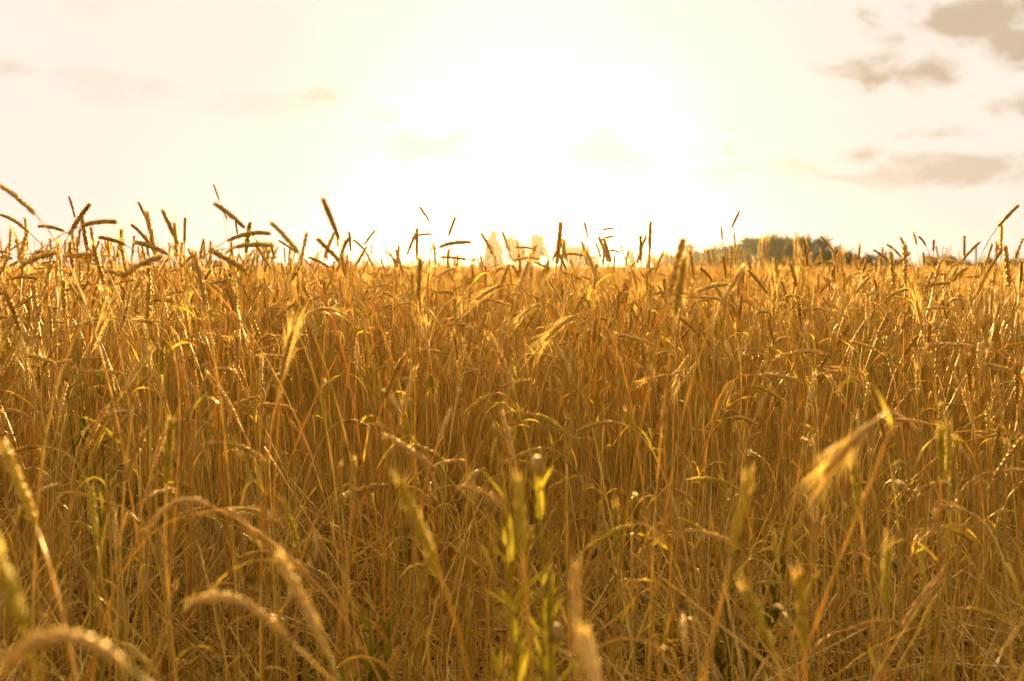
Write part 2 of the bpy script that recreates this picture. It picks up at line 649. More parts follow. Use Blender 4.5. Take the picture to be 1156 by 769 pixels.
tree('broadleaf_tree', 818, 108, 275, 60, 'broad', 'low dark tree tucked against the left side of the tallest dark tree', 'tree', TG, 0.36, 4200, 7)
tree('broadleaf_tree', 862, 104, 264, 70, 'broad', 'tallest dark broad tree with an uneven crown over the golden field', 'tree', TG, 0.36, 6400, 8)
tree('broadleaf_tree', 907, 106, 266, 72, 'broad', 'wide dark green tree joined to the right side of the tallest tree', 'tree', TG, 0.36, 6800, 9)
tree('broadleaf_tree', 946, 110, 276, 52, 'broad', 'low dark tree at the right end of the dark clump', 'tree', TG, 0.36, 3400, 10)
tree('bush', 982, 116, 284, 44, 'round', 'thin bush half hidden by ears right of the dark clump', 'bush', TG, 0.33, 1500, 11)
tree('bush', 1016, 122, 291, 36, 'round', 'pale bush at the gap in the tree line', 'bush', TG, 0.33, 1000, 12)
for i, (px, ty, wp, lab) in enumerate([(1060, 287, 40, 'low dark bush where the far tree line starts again after the gap'),
                                       (1088, 289, 36, 'low dark bush, second after the gap in the tree line'),
                                       (1118, 290, 40, 'low dark bush below the tall ear at the right edge'),
                                       (1148, 292, 44, 'low dark bush at the far right end of the tree line')]):
    tree('bush', px, 118, ty, wp, 'round', lab, 'bush', TG, 0.3, 1300, 20 + i)
for i, (px, wp) in enumerate([(60, 60), (140, 70), (230, 60), (320, 70), (410, 60), (478, 50), (520, 40)]):
    tree('bush', px, 240, 294.5 - (i % 3) * 0.7, wp, 'round', 'low far bush melting into the pale haze on the left horizon', 'bush', 'far bushes on the left horizon', 0.5, 700, 40 + i)

# ------------------------------------------------------------------ single rye stalks, each traced to where it grows
REG = {1: (0, 180, 2.89), 2: (380, 180, 2.89), 3: (756, 180, 2.89), 4: (0, 440, 2.3375), 5: (380, 440, 2.3375), 6: (756, 440, 2.3375)}
# region, ear base x y, ear tip x y, look, distance (0: from its length), what singles it out
HERO = [
    (1, 115, 180, 0, 85, 'ear', 0), (1, 95, 238, 0, 180, 'ear', 0), (1, 225, 245, 295, 145, 'fat', 0), (1, 245, 190, 225, 122, 'ear', 0),
    (1, 265, 218, 380, 205, 'ear', 0), (1, 255, 285, 262, 225, 'ear', 0), (1, 210, 235, 125, 218, 'ear', 0), (1, 490, 222, 452, 140, 'ear', 0),
    (1, 582, 278, 530, 165, 'ear', 0), (1, 602, 275, 604, 190, 'slim', 0), (1, 410, 280, 325, 255, 'fat', 0), (1, 550, 312, 440, 270, 'ear', 0),
    (1, 490, 275, 430, 213, 'slim', 0), (1, 395, 388, 525, 320, 'ear', 0), (1, 340, 410, 305, 282, 'ear', 0), (1, 60, 355, 185, 305, 'fat', 0),
    (1, 125, 390, 18, 395, 'ear', 0), (1, 715, 135, 697, 82, 'slim', 0), (1, 800, 225, 700, 145, 'slim', 0), (1, 740, 195, 722, 150, 'slim', 0),
    (1, 775, 245, 768, 190, 'slim', 0), (1, 742, 265, 885, 242, 'ear', 0), (1, 765, 288, 890, 283, 'slim', 0), (1, 975, 305, 885, 207, 'ear', 0),
    (1, 968, 305, 910, 265, 'slim', 0), (1, 885, 360, 835, 280, 'fat', 0), (1, 810, 368, 682, 293, 'fat', 0), (1, 1105, 260, 1053, 130, 'slim', 0),
    (1, 1110, 335, 1037, 262, 'slim', 0), (1, 1125, 380, 1112, 310, 'ear', 0), (1, 1075, 355, 1005, 320, 'ear', 0), (1, 672, 480, 635, 310, 'pale', 0),
    (1, 730, 445, 672, 397, 'ear', 0), (1, 505, 410, 465, 362, 'fat', 0), (1, 540, 445, 600, 432, 'fat', 0), (1, 565, 465, 485, 465, 'fat', 0),
    (1, 65, 560, 15, 425, 'fat', 0), (1, 60, 480, 130, 440, 'ear', 0), (1, 365, 510, 305, 455, 'ear', 0), (1, 185, 670, 80, 640, 'pale', 0),
    (1, 395, 769, 490, 620, 'pale', 0), (1, 915, 720, 955, 560, 'awny', 0), (1, 900, 520, 970, 465, 'ear', 0), (1, 590, 355, 640, 310, 'pale', 0),
    (1, 1145, 300, 1140, 238, 'slim', 0), (1, 465, 545, 450, 495, 'fat', 0), (1, 20, 330, 0, 300, 'ear', 0), (1, 300, 330, 250, 312, 'ear', 0),
    (1, 30, 300, 75, 268, 'slim', 0), (1, 110, 325, 140, 290, 'ear', 0),
    (2, 303, 203, 270, 155, 'ear', 0), (2, 365, 252, 388, 190, 'slim', 0), (2, 315, 245, 245, 255, 'ear', 0), (2, 335, 287, 440, 272, 'slim', 0),
    (2, 95, 300, 55, 262, 'ear', 0), (2, 90, 278, 125, 233, 'slim', 0), (2, 70, 340, 90, 300, 'slim', 0), (2, 195, 355, 203, 280, 'ear', 0),
    (2, 322, 345, 320, 280, 'ear', 0), (2, 265, 460, 272, 325, 'slim', 0), (2, 245, 465, 247, 370, 'slim', 0), (2, 652, 297, 583, 288, 'ear', 0),
    (2, 640, 350, 600, 400, 'awny', 0), (2, 550, 408, 455, 460, 'awny', 0), (2, 665, 470, 590, 525, 'awny', 0), (2, 790, 505, 680, 592, 'awny', 1.9),
    (2, 735, 470, 690, 390, 'pale', 0), (2, 820, 255, 808, 205, 'ear', 0), (2, 865, 232, 905, 227, 'slim', 0), (2, 870, 345, 876, 270, 'ear', 0),
    (2, 860, 266, 902, 252, 'fat', 0), (2, 885, 298, 925, 305, 'slim', 0), (2, 750, 360, 720, 300, 'slim', 0), (2, 805, 315, 735, 310, 'slim', 0),
    (2, 993, 330, 992, 250, 'fat', 0), (2, 1105, 510, 1135, 325, 'fat', 0), (2, 915, 520, 922, 430, 'slim', 0), (2, 1030, 442, 1080, 438, 'slim', 0),
    (2, 830, 490, 800, 440, 'pale', 0), (2, 215, 570, 160, 515, 'pale', 0), (2, 120, 450, 180, 395, 'pale', 0), (2, 385, 440, 335, 435, 'slim', 0),
    (2, 320, 390, 390, 355, 'pale', 0), (2, 250, 470, 185, 485, 'pale', 0), (2, 575, 330, 660, 324, 'pale', 0),
    (3, 203, 222, 228, 170, 'ear', 0), (3, 172, 265, 168, 222, 'slim', 0), (3, 215, 290, 210, 240, 'slim', 0), (3, 1072, 220, 1138, 150, 'ear', 0),
    (3, 450, 350, 437, 258, 'ear', 0), (3, 535, 300, 493, 250, 'ear', 0), (3, 805, 278, 795, 238, 'ear', 0), (3, 835, 280, 812, 252, 'slim', 0),
    (3, 860, 300, 862, 265, 'slim', 0), (3, 962, 330, 962, 248, 'ear', 0), (3, 955, 330, 1012, 270, 'ear', 0), (3, 1025, 360, 1052, 275, 'ear', 0),
    (3, 1035, 370, 1085, 295, 'ear', 0), (3, 728, 338, 665, 295, 'ear', 0), (3, 755, 318, 708, 278, 'ear', 0), (3, 740, 345, 785, 305, 'ear', 0),
    (3, 605, 440, 655, 383, 'ear', 0), (3, 700, 460, 775, 425, 'slim', 0), (3, 830, 418, 915, 405, 'ear', 0), (3, 580, 530, 535, 495, 'pale', 0),
    (3, 200, 408, 90, 432, 'pale', 0), (3, 140, 400, 100, 355, 'ear', 0), (3, 165, 480, 240, 355, 'pale', 0), (3, 350, 508, 290, 498, 'fat', 0),
    (3, 95, 575, 30, 515, 'fat', 0), (3, 430, 455, 380, 447, 'fat', 0), (3, 615, 325, 620, 285, 'slim', 0), (3, 985, 490, 977, 425, 'slim', 0),
    (3, 880, 598, 820, 578, 'pale', 0), (3, 645, 690, 695, 635, 'pale', 0), (3, 320, 440, 255, 360, 'ear', 0), (3, 830, 345, 827, 305, 'slim', 0),
    (3, 1145, 400, 1148, 335, 'ear', 0), (3, 920, 400, 970, 355, 'ear', 0), (3, 575, 480, 550, 420, 'pale', 0), (3, 60, 640, 10, 760, 'awny', 0),
    (3, 1010, 540, 985, 500, 'ear', 0), (3, 950, 455, 915, 462, 'ear', 0),
    (4, 440, 250, 452, 80, 'yellow', 0), (4, 552, 305, 385, 372, 'arch', 1.35), (4, 578, 320, 682, 412, 'arch', 1.4), (4, 790, 430, 745, 290, 'yellow', 0),
    (4, 868, 700, 735, 435, 'pale', 0.9), (4, 760, 655, 500, 565, 'arch', 0.95), (4, 330, 725, 10, 725, 'arch', 0.66), (4, 62, 630, -10, 440, 'yellow', 0.7),
    (4, 95, 360, 12, 150, 'yellow', 0), (4, 430, 490, 425, 380, 'pale', 0), (4, 505, 487, 430, 480, 'pale', 0), (4, 255, 400, 240, 250, 'yellow', 0),
    (4, 900, 500, 935, 410, 'yellow', 0), (4, 545, 640, 490, 590, 'pale', 0),
    (5, 268, 480, 165, 240, 'yellow', 0.95), (5, 250, 200, 130, 122, 'pale', 1.5), (5, 492, 430, 478, 235, 'yellow', 1.0), (5, 632, 700, 630, 462, 'pinkpale', 1.0),
    (5, 690, 800, 655, 650, 'pale', 0.75), (5, 742, 430, 735, 305, 'yellow', 0), (5, 140, 105, 70, 92, 'pale', 0), (5, 520, 66, 447, 62, 'pale', 0),
    (5, 345, 640, 350, 530, 'yellow', 0), (5, 20, 460, 60, 390, 'yellow', 0),
    (6, 548, 78, 410, 215, 'feather', 1.0), (6, 165, 430, 208, 225, 'yellow', 1.05), (6, 503, 330, 487, 195, 'yellow', 1.3), (6, 485, 420, 465, 310, 'yellow', 0),
    (6, 738, 230, 736, 92, 'yellow', 0), (6, 715, 240, 715, 100, 'yellow', 0), (6, 650, 212, 672, 150, 'yellow', 0), (6, 835, 125, 940, 127, 'ear', 0),
    (6, 842, 75, 790, 38, 'ear', 0), (6, 355, 690, 340, 485, 'yellow', 1.0), (6, 570, 570, 577, 415, 'yellow', 1.1), (6, 275, 700, 200, 525, 'yellow', 1.05),
    (6, 672, 520, 655, 400, 'yellow', 0), (6, 512, 490, 525, 420, 'awny', 0), (6, 150, 340, 135, 230, 'yellow', 0), (6, 600, 335, 600, 240, 'yellow', 0),
    (6, 870, 470, 935, 480, 'pale', 0),
]
LOOK = {  # ear material, fatness, awn length, awn opening, words
    'ear': ('ear', 1.45, 0.012, 0.12, 'brown-gold'), 'slim': ('ear', 1.25, 0.010, 0.14, 'slim'), 'fat': ('ear', 1.65, 0.012, 0.18, 'plump dark'),
    'pale': ('ear_pale', 1.4, 0.014, 0.22, 'pale straw'), 'awny': ('ear_pale', 1.1, 0.058, 0.20, 'long-bearded pale'),
    'yellow': ('ear_yellow', 1.5, 0.018, 0.17, 'yellow-lit'), 'arch': ('ear_pale', 1.35, 0.010, 0.12, 'arching pale'),
    'pinkpale': ('ear_pale', 1.4, 0.016, 0.10, 'blurred pale'),
    'feather': ('ear_pale', 1.3, 0.06, 0.20, 'feathery')}
MARKS = [(600, 200, 'the sun glow'), (557, 280, 'the pointed hazy conifer'), (593, 276, 'the twin-topped hazy tree'), (652, 286, 'the round hazy tree'),
         (864, 285, 'the tallest dark tree'), (906, 288, 'the wide dark tree'), (786, 288, 'the small round tree'), (600, 610, 'the green thistle weed'),
         (930, 520, 'the big feathery ear'), (490, 590, 'the arched yellow ear'), (640, 690, 'the blurred upright ear at the bottom'),
         (60, 735, 'the blurred arching ear in the bottom left corner'), (0, 250, 'the left edge'), (0, 480, 'the left edge'), (1156, 290, 'the right edge'),
         (1156, 520, 'the right edge'), (1030, 300, 'the gap in the tree line'), (840, 640, 'the dark green weed'), (410, 720, 'the grey-green weed'),
         (85, 245, 'the plump crossing ear'), (248, 225, 'the high crossing ears'), (372, 245, 'the tall leaning ear'), (268, 265, 'the level ear in the sky'),
         (480, 240, 'the floating short ear'), (690, 270, 'the hammer-shaped ears'), (723, 280, 'the lone upright ear'), (768, 325, 'the tall thick upright ear'),
         (645, 370, 'the shining bearded ear'), (828, 245, 'the highest ear over the trees'), (1137, 243, 'the high ear at the right'), (320, 400, 'the bright bearded ear'),
         (190, 500, 'the two-rowed lit ear'), (1070, 515, 'the twin yellow ears'), (460, 505, 'the hooked pale ear'), (340, 670, 'the big drooping pale ear'),
         (205, 585, 'the arched pale pair'), (20, 510, 'the yellow blade-like ear')]
SPECIAL = {  # labels written for the ears that stand out; each follows "rye stalk with"
    0: 'long dark ear slanting up to the left edge, topmost there', 1: 'dark slanting ear at the left edge, just under the topmost one',
    2: 'plump dark ear leaning right, crossing others in the sky near the left', 3: 'short dark ear upright behind the plump crossing ear',
    4: 'level dark ear pointing right from the plump crossing ear', 5: 'short upright ear hanging below the plump crossing ear',
    6: 'level ear pointing left beside the plump crossing ear', 7: 'short plump ear floating alone in the sky right of the crossing ears',
    8: 'taller left-leaning sky ear, one of two left of the high crossing ears', 9: 'short straight upright ear beside a taller left-leaning sky ear',
    10: 'plump level ear pointing left just above the left skyline', 11: 'long ear sloping down right just above the left skyline',
    13: 'long ear rising right across the left skyline', 14: 'upright ear standing across the skyline below the plump crossing ear',
    15: 'plump dark ear rising right across the skyline near the left edge', 16: 'level dark ear just below the skyline at the left edge',
    17: 'topmost short ear of the high crossing ears', 18: 'slanting ear that crosses under the topmost short sky ear',
    19: 'tiny slim ear just behind the slanting high crossing ear', 20: 'slim upright ear directly under the high crossing ears',
    21: 'thick level ear in the sky below the high crossing ears', 22: 'slim level ear just under the thick level sky ear',
    27: 'tall slim ear leaning left, alone right of the crossing ears', 31: 'long pale upright ear just below the skyline, left half',
    34: 'upper of two small level dark ears below the left skyline', 35: 'lower of two small level dark ears below the left skyline',
    36: 'thick dark ear on the left edge below the skyline', 37: 'ear rising right just below the level ear at the left edge',
    39: 'pale level ear pointing left, well below the left skyline', 41: 'bright long-bearded ear shining in the middle of the left half',
    46: 'ear cut by the left edge at the skyline', 47: 'small ear sloping left in the skyline crowd under the crossing ears',
    48: 'small slim ear rising right above the left skyline edge', 49: 'small ear rising right, tucked under the level left skyline ears',
    50: 'short ear floating highest in the sky left of the sun', 52: 'short level ear pointing left under the floating short ear',
    53: 'long slim level ear pointing right toward the pointed conifer', 61: 'level ear crossing in front of the twin-topped hazy tree',
    65: 'large shining bearded ear bowed left under the round hazy tree', 68: 'faint level ear floating above the hammer-shaped ears',
    69: 'upright ear forming the handle of the hammer-shaped pair', 70: 'short level ear forming the head of the hammer-shaped pair',
    74: 'lone thick upright ear between the hazy and dark trees', 75: 'tall thick upright ear in front of the low brown bush',
    84: 'pale level ear low in front of the hazy trees', 85: 'highest ear over the dark trees, leaning right',
    86: 'small slim upright ear left below the highest ear over the trees', 87: 'slim upright ear right under the highest ear over the trees',
    88: 'high dark ear leaning right against the sky near the right edge', 89: 'upright ear standing in front of the wide dark tree',
    95: 'ear leaning right across an upright one near the right edge', 96: 'upright ear directly below the high ear near the right edge',
    103: 'level ear pointing right, below the skyline near the right edge', 116: 'slim upright ear left of the low bushes by the right edge',
    117: 'upright ear cut close to the right edge at the skyline', 121: 'small ear leaning left well below the skyline near the right edge',
    122: 'small level ear below the skyline near the right edge', 123: 'two-rowed upright ear with bright lit edges, left half',
    124: 'left one of the two pale ears arching apart from one top', 125: 'right one of the two pale ears arching apart from one top',
    128: 'fuzzy pale ear arching left, lit on top, low in the left half', 129: 'heavily blurred ear arching into the bottom left corner',
    130: 'large blurred yellow ear at the left edge, low down', 131: 'bright yellow ear leaning left near the left edge, mid-height',
    127: 'big pale ear slanting up left beside the fuzzy arching ear', 137: 'arched bright yellow ear left of the green thistle weed',
    138: 'hooked pale ear above the arched yellow ear', 139: 'yellow upright ear rising directly behind the green thistle weed',
    140: 'tall pale blurred upright ear right of the green thistle weed', 141: 'very blurred orange ear at the bottom edge beside the pale upright one',
    147: 'big feathery pale ear drooping left in the right foreground', 148: 'tall yellow upright ear left of the big feathery ear',
    149: 'yellow upright ear directly behind the feathery ear', 151: 'right one of the twin yellow upright ears near the right edge',
    152: 'left one of the twin yellow upright ears near the right edge', 154: 'level dark ear cut by the right edge at mid-height',
    156: 'bright yellow upright ear low between the feathery ear and the bottom edge', 158: 'yellow ear leaning left below the dark green weed',
    163: 'pale level ear low at the right edge'}


def stalk(name, B, Tp, look, label, group, root_xy=None, sway=0.03, leaves=1):
    em, fat, awn, aop, _w = LOOK[look]
    d = (Tp - B).normalized()
    hd = Vector((d.x, d.y, 0))
    if root_xy is None:
        off = -hd * (0.10 + 0.16 * rnd.random()) * (0.3 if look == 'feather' else 1.0 + 1.2 * (1 - abs(d.z))) + Vector((rnd.uniform(-0.05, 0.05), rnd.uniform(-0.02, 0.12), 0))
        if look == 'feather':
            off = Vector((-0.05, 0.38, 0))
        R = Vector((B.x + off.x, max(B.y + off.y, 0.5), 0))
    else:
        R = Vector((root_xy[0], root_xy[1], 0))
    root = empty(name, R, label, 'cereal stalk', group)
    B, Tp = B - R, Tp - R
    o = Vector((0, 0, 0))
    pth = ear_path(B, Tp, 0.05 if d.z > 0.5 else (0.42 if look == 'arch' else (0.03 if look == 'feather' else 0.12)))
    sd = (pth[1] - pth[0]).normalized()
    sp = stem_pts(o, B, sd, 16, sway)
    s = MB()
    stem_mesh(s, sp, 0.0019)
    s.obj('stem', root)
    e, a = ear_pieces(pth, fat, awn, aop, em, 4, 17, awnw=0.00042)
    eo = e.obj('ear', root)
    if a.v:
        a.obj('awns', eo, smooth=False)
    for k in range(leaves):
        i = int(len(sp) * rnd.uniform(0.3, 0.78))
        T = (sp[min(i + 1, len(sp) - 1)] - sp[i]).normalized()
        lm = MB()
        leaf_mesh(lm, sp[i], T, rnd.uniform(0.06, 0.15), rnd.uniform(0.0014, 0.003), rnd.uniform(0.2, 0.8), 'leaf', 7, None, rnd.uniform(-6, 6))
        lm.obj('leaf', root)
    return root


def lean_words(B, Tp):
    bx, by, _ = to_pix(B)
    tx, ty, _ = to_pix(Tp)
    dx, dy = tx - bx, ty - by
    a = math.degrees(math.atan2(-dy, dx))
    if 70 < a < 110:
        return 'upright'
    if 25 < a <= 70:
        return 'leaning right'
    if 110 <= a < 155:
        return 'leaning left'
    if -25 <= a <= 25:
        return 'lying level, tip right'
    if a >= 155 or a <= -155:
        return 'lying level, tip left'
    return 'drooping right' if a > -90 else 'drooping left'


used_labels = set()


def where_words(px, py, skip=0):
    cand = sorted(MARKS, key=lambda m_: (m_[0] - px) ** 2 + (m_[1] - py) ** 2)
    cand = [c for c in cand if (c[0] - px) ** 2 + (c[1] - py) ** 2 > 260]
    c = cand[skip]
    dx, dy = px - c[0], py - c[1]
    r = math.hypot(dx, dy)
    near = 'just ' if r < 45 else ('' if r < 110 else 'well ')
    if abs(dx) > 1.6 * abs(dy):
        rel = 'left of' if dx < 0 else 'right of'
    elif abs(dy) > 1.6 * abs(dx):
        rel = 'above' if dy < 0 else 'below'
    else:
        rel = ('above' if dy < 0 else 'below') + (' and left of' if dx < 0 else ' and right of')
    if c[2].endswith('edge'):
        return 'near ' + c[2]
    return near + rel + ' ' + c[2]


def make_label(i, B, Tp, look):
    if i in SPECIAL:
        used_labels.add(SPECIAL[i])
        return 'rye stalk with ' + SPECIAL[i]
    px, py, d = to_pix((B + Tp) / 2)
    wd = LOOK[look][4]
    lw = lean_words(B, Tp)
    back = ' against the sky' if py < HOR + 6 else ''
    for skip in range(14):
        for extra in ('',):
            lab = f'rye stalk, {extra}{wd} ear {lw}{back}, {where_words(px, py, skip)}'
            if lab not in used_labels and len(lab.replace('-', ' ').split()) <= 16:
                used_labels.add(lab)
                return lab
    return lab


for i, (rg, bx, by, tx, ty, look, dd) in enumerate(HERO):
    ox, oy, sc_ = REG[rg]
    bx, tx = ox + bx / sc_, ox + tx / sc_
    by, ty = oy + by / sc_, oy + ty / sc_
    lp = math.hypot(tx - bx, ty - by)
    Lr = rnd.uniform(0.078, 0.10)
    if look == 'slim':
        Lr *= 0.85
    if dd:
        d = dd
        Lr = max(lp / FPX * d, 0.06) * 1.02
    else:
        d = min(max(Lr * FPX / lp * rnd.uniform(0.86, 0.98), 0.8), 4.2 if by < 300 else 3.2)
    B = at(bx, by, d)
    # the rest of the ear's length runs in depth
    flat = lp / FPX * d
    dz = math.sqrt(max(0.0, Lr * Lr - flat * flat)) * rnd.choice((-1, 1))
    Tp = at(tx, ty, d + dz * 0.9)
    grp = 'rye ears standing against the sky' if (by + ty) / 2 < 300 else 'rye ears within the field'
    stalk('rye_stalk', B, Tp, look, make_label(i, B, Tp, look), grp)

# ------------------------------------------------------------------ front rows: stalks copied from a set of plants
def random_spec(h, r, droop_p=0.45):
    """ear base and tip of a plant that grows at the origin"""
    a = r.uniform(0, 6.28)
    lean = abs(r.gauss(0, 0.10)) + 0.02
    hd = Vector((math.cos(a), math.sin(a), 0))
    L = r.uniform(0.07, 0.105)
    if r.random() < droop_p:
        d = (hd * r.uniform(0.7, 1.0) + Vector((0, 0, r.uniform(-0.7, 0.35)))).normalized()
        lean += 0.06
    else:
        d = (hd * r.uniform(0.05, 0.7) + Vector((0, 0, 1))).normalized()
    B = hd * lean * h + Vector((0, 0, h))
    return B, B + d * L


protos = []
looks_f = ['ear', 'pale', 'yellow', 'ear', 'awny', 'pale', 'yellow', 'ear', 'pale', 'ear', 'yellow', 'ear']
for k in range(12):
    B, Tp = random_spec(rnd.uniform(0.85, 1.02), rnd, 0.5)
    o = stalk('rye_stalk', B, Tp, looks_f[k], 'thin golden rye stalk in the sparse front row of the field', 'front row rye stalks', (0, 0), 0.05, rnd.choice((1, 2, 3)))
    protos.append(o)


def copy_plant(src, loc, rz, sc_):
    c = src.copy()
    COL.objects.link(c)
    c.location = loc
    c.rotation_euler = (0, 0, rz)
    c.scale = (sc_, sc_, sc_)
    for ch in src.children:
        d = ch.copy()
        COL.objects.link(d)
        d.parent = c
        for gch in ch.children:
            e_ = gch.copy()
            COL.objects.link(e_)
            e_.parent = d
    return c


NF = 150
placed = 0
fill_pos = []
while placed < NF:
    y = 1.15 + 1.35 * rnd.random() ** 0.7
    x = rnd.uniform(-1, 1) * (0.53 * y + 0.02)
    if any((x - q[0]) ** 2 + (y - q[1]) ** 2 < 0.055 ** 2 for q in fill_pos):
        continue
    fill_pos.append((x, y))
    s_ = rnd.uniform(0.66, 0.86) if y < 1.5 else rnd.uniform(0.74, 1.0)
    if placed < 12:
        o = protos[placed]
        o.location = (x, y, 0)
        o.rotation_euler = (0, 0, rnd.uniform(0, 6.28))
        o.scale = (s_, s_, s_)
    else:
        o = copy_plant(protos[placed % 12], (x, y, 0), rnd.uniform(0, 6.28), s_)
    side = 'left of' if x < -0.12 else ('right of' if x > 0.16 else 'around')
    o['label'] = f'thin golden rye stalk in the sparse front row, {side} the green thistle weed'
    o['group'] = f'front row rye stalks {side} the weed'
    placed += 1

# ------------------------------------------------------------------ weeds
def weed(name, loc, h, label, nst, mat, buds, seed, leaf_l=0.07, leaf_w=0.006, nleaf=26, spread=0.10, cat='weed', tmin=0.3):
    r = random.Random(seed)
    root = empty(name, loc, label, cat)
    for s in range(nst):
        a = r.uniform(0, 6.28)
        hh = h * r.uniform(0.72, 1.0) if s else h
        sp_ = spread * r.uniform(0.4, 1.0) if s else 0.02
        tip = Vector((math.cos(a) * sp_, math.sin(a) * sp_, hh))
        b0 = Vector((0, 0, 0)) if s < 2 else Vector((0, 0, h * r.uniform(0.2, 0.5)))
        pts = bez(b0, b0 + (tip - b0) * 0.3 + Vector((tip.x, tip.y, 0)) * 0.3, tip * 0.8 + Vector((r.uniform(-.02, .02), r.uniform(-.02, .02), 0.0)), tip, 12)
        m = MB()
        m.sweep(pts, [0.0028 * (1 - 0.6 * i / 12) for i in range(13)], 5, mat)
        st = m.obj('stem', root)
        for k in range(nleaf // nst):
            t = r.uniform(tmin, 0.98)
            i = min(int(t * 12), 11)
            p = pts[i].lerp(pts[i + 1], t * 12 - i)
            aa = r.uniform(0, 6.28)
            hd = Vector((math.cos(aa), math.sin(aa), 0))
            lm = MB()
            leaf_mesh(lm, p, Vector((0, 0, 1)), leaf_l * r.uniform(0.6, 1.2) * (1.25 - 0.6 * t), leaf_w * r.uniform(0.8, 1.3), r.uniform(0.0, 0.25), mat, 5, hd, r.uniform(-0.6, 0.6))
            lm.obj('leaf', st)
        if s < buds:
            bm_ = MB()
            T = (pts[-1] - pts[-2]).normalized()
            bm_.sweep([tip, tip + T * 0.004, tip + T * 0.011, tip + T * 0.017, tip + T * 0.021], [0.002, 0.0065, 0.0085, 0.006, 0.0045], 8, 'bud')
            for q in range(46):
                aa = r.uniform(0, 6.28)
                ring = Vector((math.cos(aa), math.sin(aa), 0))
                zz = r.random()
                bm_.hair(tip + T * 0.021 * zz + ring * 0.006, (T + ring * (1.1 - zz)).normalized(), 0.006 + 0.006 * zz, 0.0006, 'bud')
            bm_.obj('bud', root)
    return root


p = at(620, 545, 1.22)
weed('thistle_weed', (p.x, p.y, 0), 1.0, 'yellow-green thistle with small brown buds in the middle of the front row', 11, 'weed', 2, 5, 0.08, 0.0038, 99, 0.11, tmin=0.5)
p = at(414, 700, 1.75)
weed('grey_weed', (p.x, p.y, 0), 0.66, 'grey-green leafy weed low in the straw left of the thistle', 5, 'weed_grey', 0, 6, 0.07, 0.006, 80, 0.10)
p = at(836, 620, 2.1)
weed('dark_weed', (p.x, p.y, 0), 0.70, 'dark green leafy weed low in the stalks below the feathery ear', 6, 'weed_grey', 0, 7, 0.06, 0.007, 96, 0.14)
p = at(95, 500, 2.0)
weed('slender_weed', (p.x, p.y, 0), 0.92, 'slender green weed with narrow leaves among the stalks near the left edge', 2, 'weed', 0, 8, 0.10, 0.004, 16, 0.08)
p = at(120, 385, 2.6)
weed('bushy_weed', (p.x, p.y, 0), 1.08, 'dark bushy weed under the ears left of the field centre', 5, 'weed_grey', 0, 9, 0.06, 0.007, 50, 0.12)
p = at(590, 420, 3.2)
weed('green_weed', (p.x, p.y, 0), 0.95, 'faint green weed deep in the stalks below the sun glow', 5, 'weed', 0, 10, 0.09, 0.006, 40, 0.14)


# ------------------------------------------------------------------ the rest of the crop and the tangle below it
LIB = {}


def scatter(name, templates, P, rot, scl, idx):
    """one stuff object: TEMPLATES set out on the points P"""
    c = bpy.data.collections.new(name + '_plants')
    for i, me in enumerate(templates):
        o = bpy.data.objects.new(f'{name}_{i:03d}', me)
        c.objects.link(o)
    me = bpy.data.meshes.new(name)
    me.vertices.add(len(P))
    me.vertices.foreach_set('co', np.asarray(P, dtype=np.float32).ravel())
    for an, tp, ar, key in (('rot', 'FLOAT_VECTOR', rot, 'vector'), ('scl', 'FLOAT', scl, 'value'), ('idx', 'INT', idx, 'value')):
        at_ = me.attributes.new(an, tp, 'POINT')
        at_.data.foreach_set(key, np.asarray(ar, dtype=np.int32 if tp == 'INT' else np.float32).ravel())
    ob = bpy.data.objects.new(name, me)
    COL.objects.link(ob)
    ob['kind'] = 'stuff'
    ng = bpy.data.node_groups.new(name + '_scatter', 'GeometryNodeTree')
    ng.interface.new_socket('Geometry', in_out='INPUT', socket_type='NodeSocketGeometry')
    ng.interface.new_socket('Geometry', in_out='OUTPUT', socket_type='NodeSocketGeometry')
    gi_, go_ = ng.nodes.new('NodeGroupInput'), ng.nodes.new('NodeGroupOutput')
    ci = ng.nodes.new('GeometryNodeCollectionInfo')
    ci.inputs['Collection'].default_value = c
    ci.inputs['Separate Children'].default_value = True
    ci.inputs['Reset Children'].default_value = True
    ip = ng.nodes.new('GeometryNodeInstanceOnPoints')
    ip.inputs['Pick Instance'].default_value = True

    def attr(n_, t_):
        q = ng.nodes.new('GeometryNodeInputNamedAttribute')
        q.data_type = t_
        q.inputs['Name'].default_value = n_
        return q.outputs['Attribute']
    e2r = ng.nodes.new('FunctionNodeEulerToRotation')
    ng.links.new(attr('rot', 'FLOAT_VECTOR'), e2r.inputs[0])
    ng.links.new(gi_.outputs[0], ip.inputs['Points'])
    ng.links.new(ci.outputs[0], ip.inputs['Instance'])
    ng.links.new(attr('idx', 'INT'), ip.inputs['Instance Index'])
    ng.links.new(e2r.outputs[0], ip.inputs['Rotation'])
    ng.links.new(attr('scl', 'FLOAT'), ip.inputs['Scale'])
    ng.links.new(ip.outputs[0], go_.inputs[0])
    md = ob.modifiers.new('scatter', 'NODES')
    md.node_group = ng
    return ob


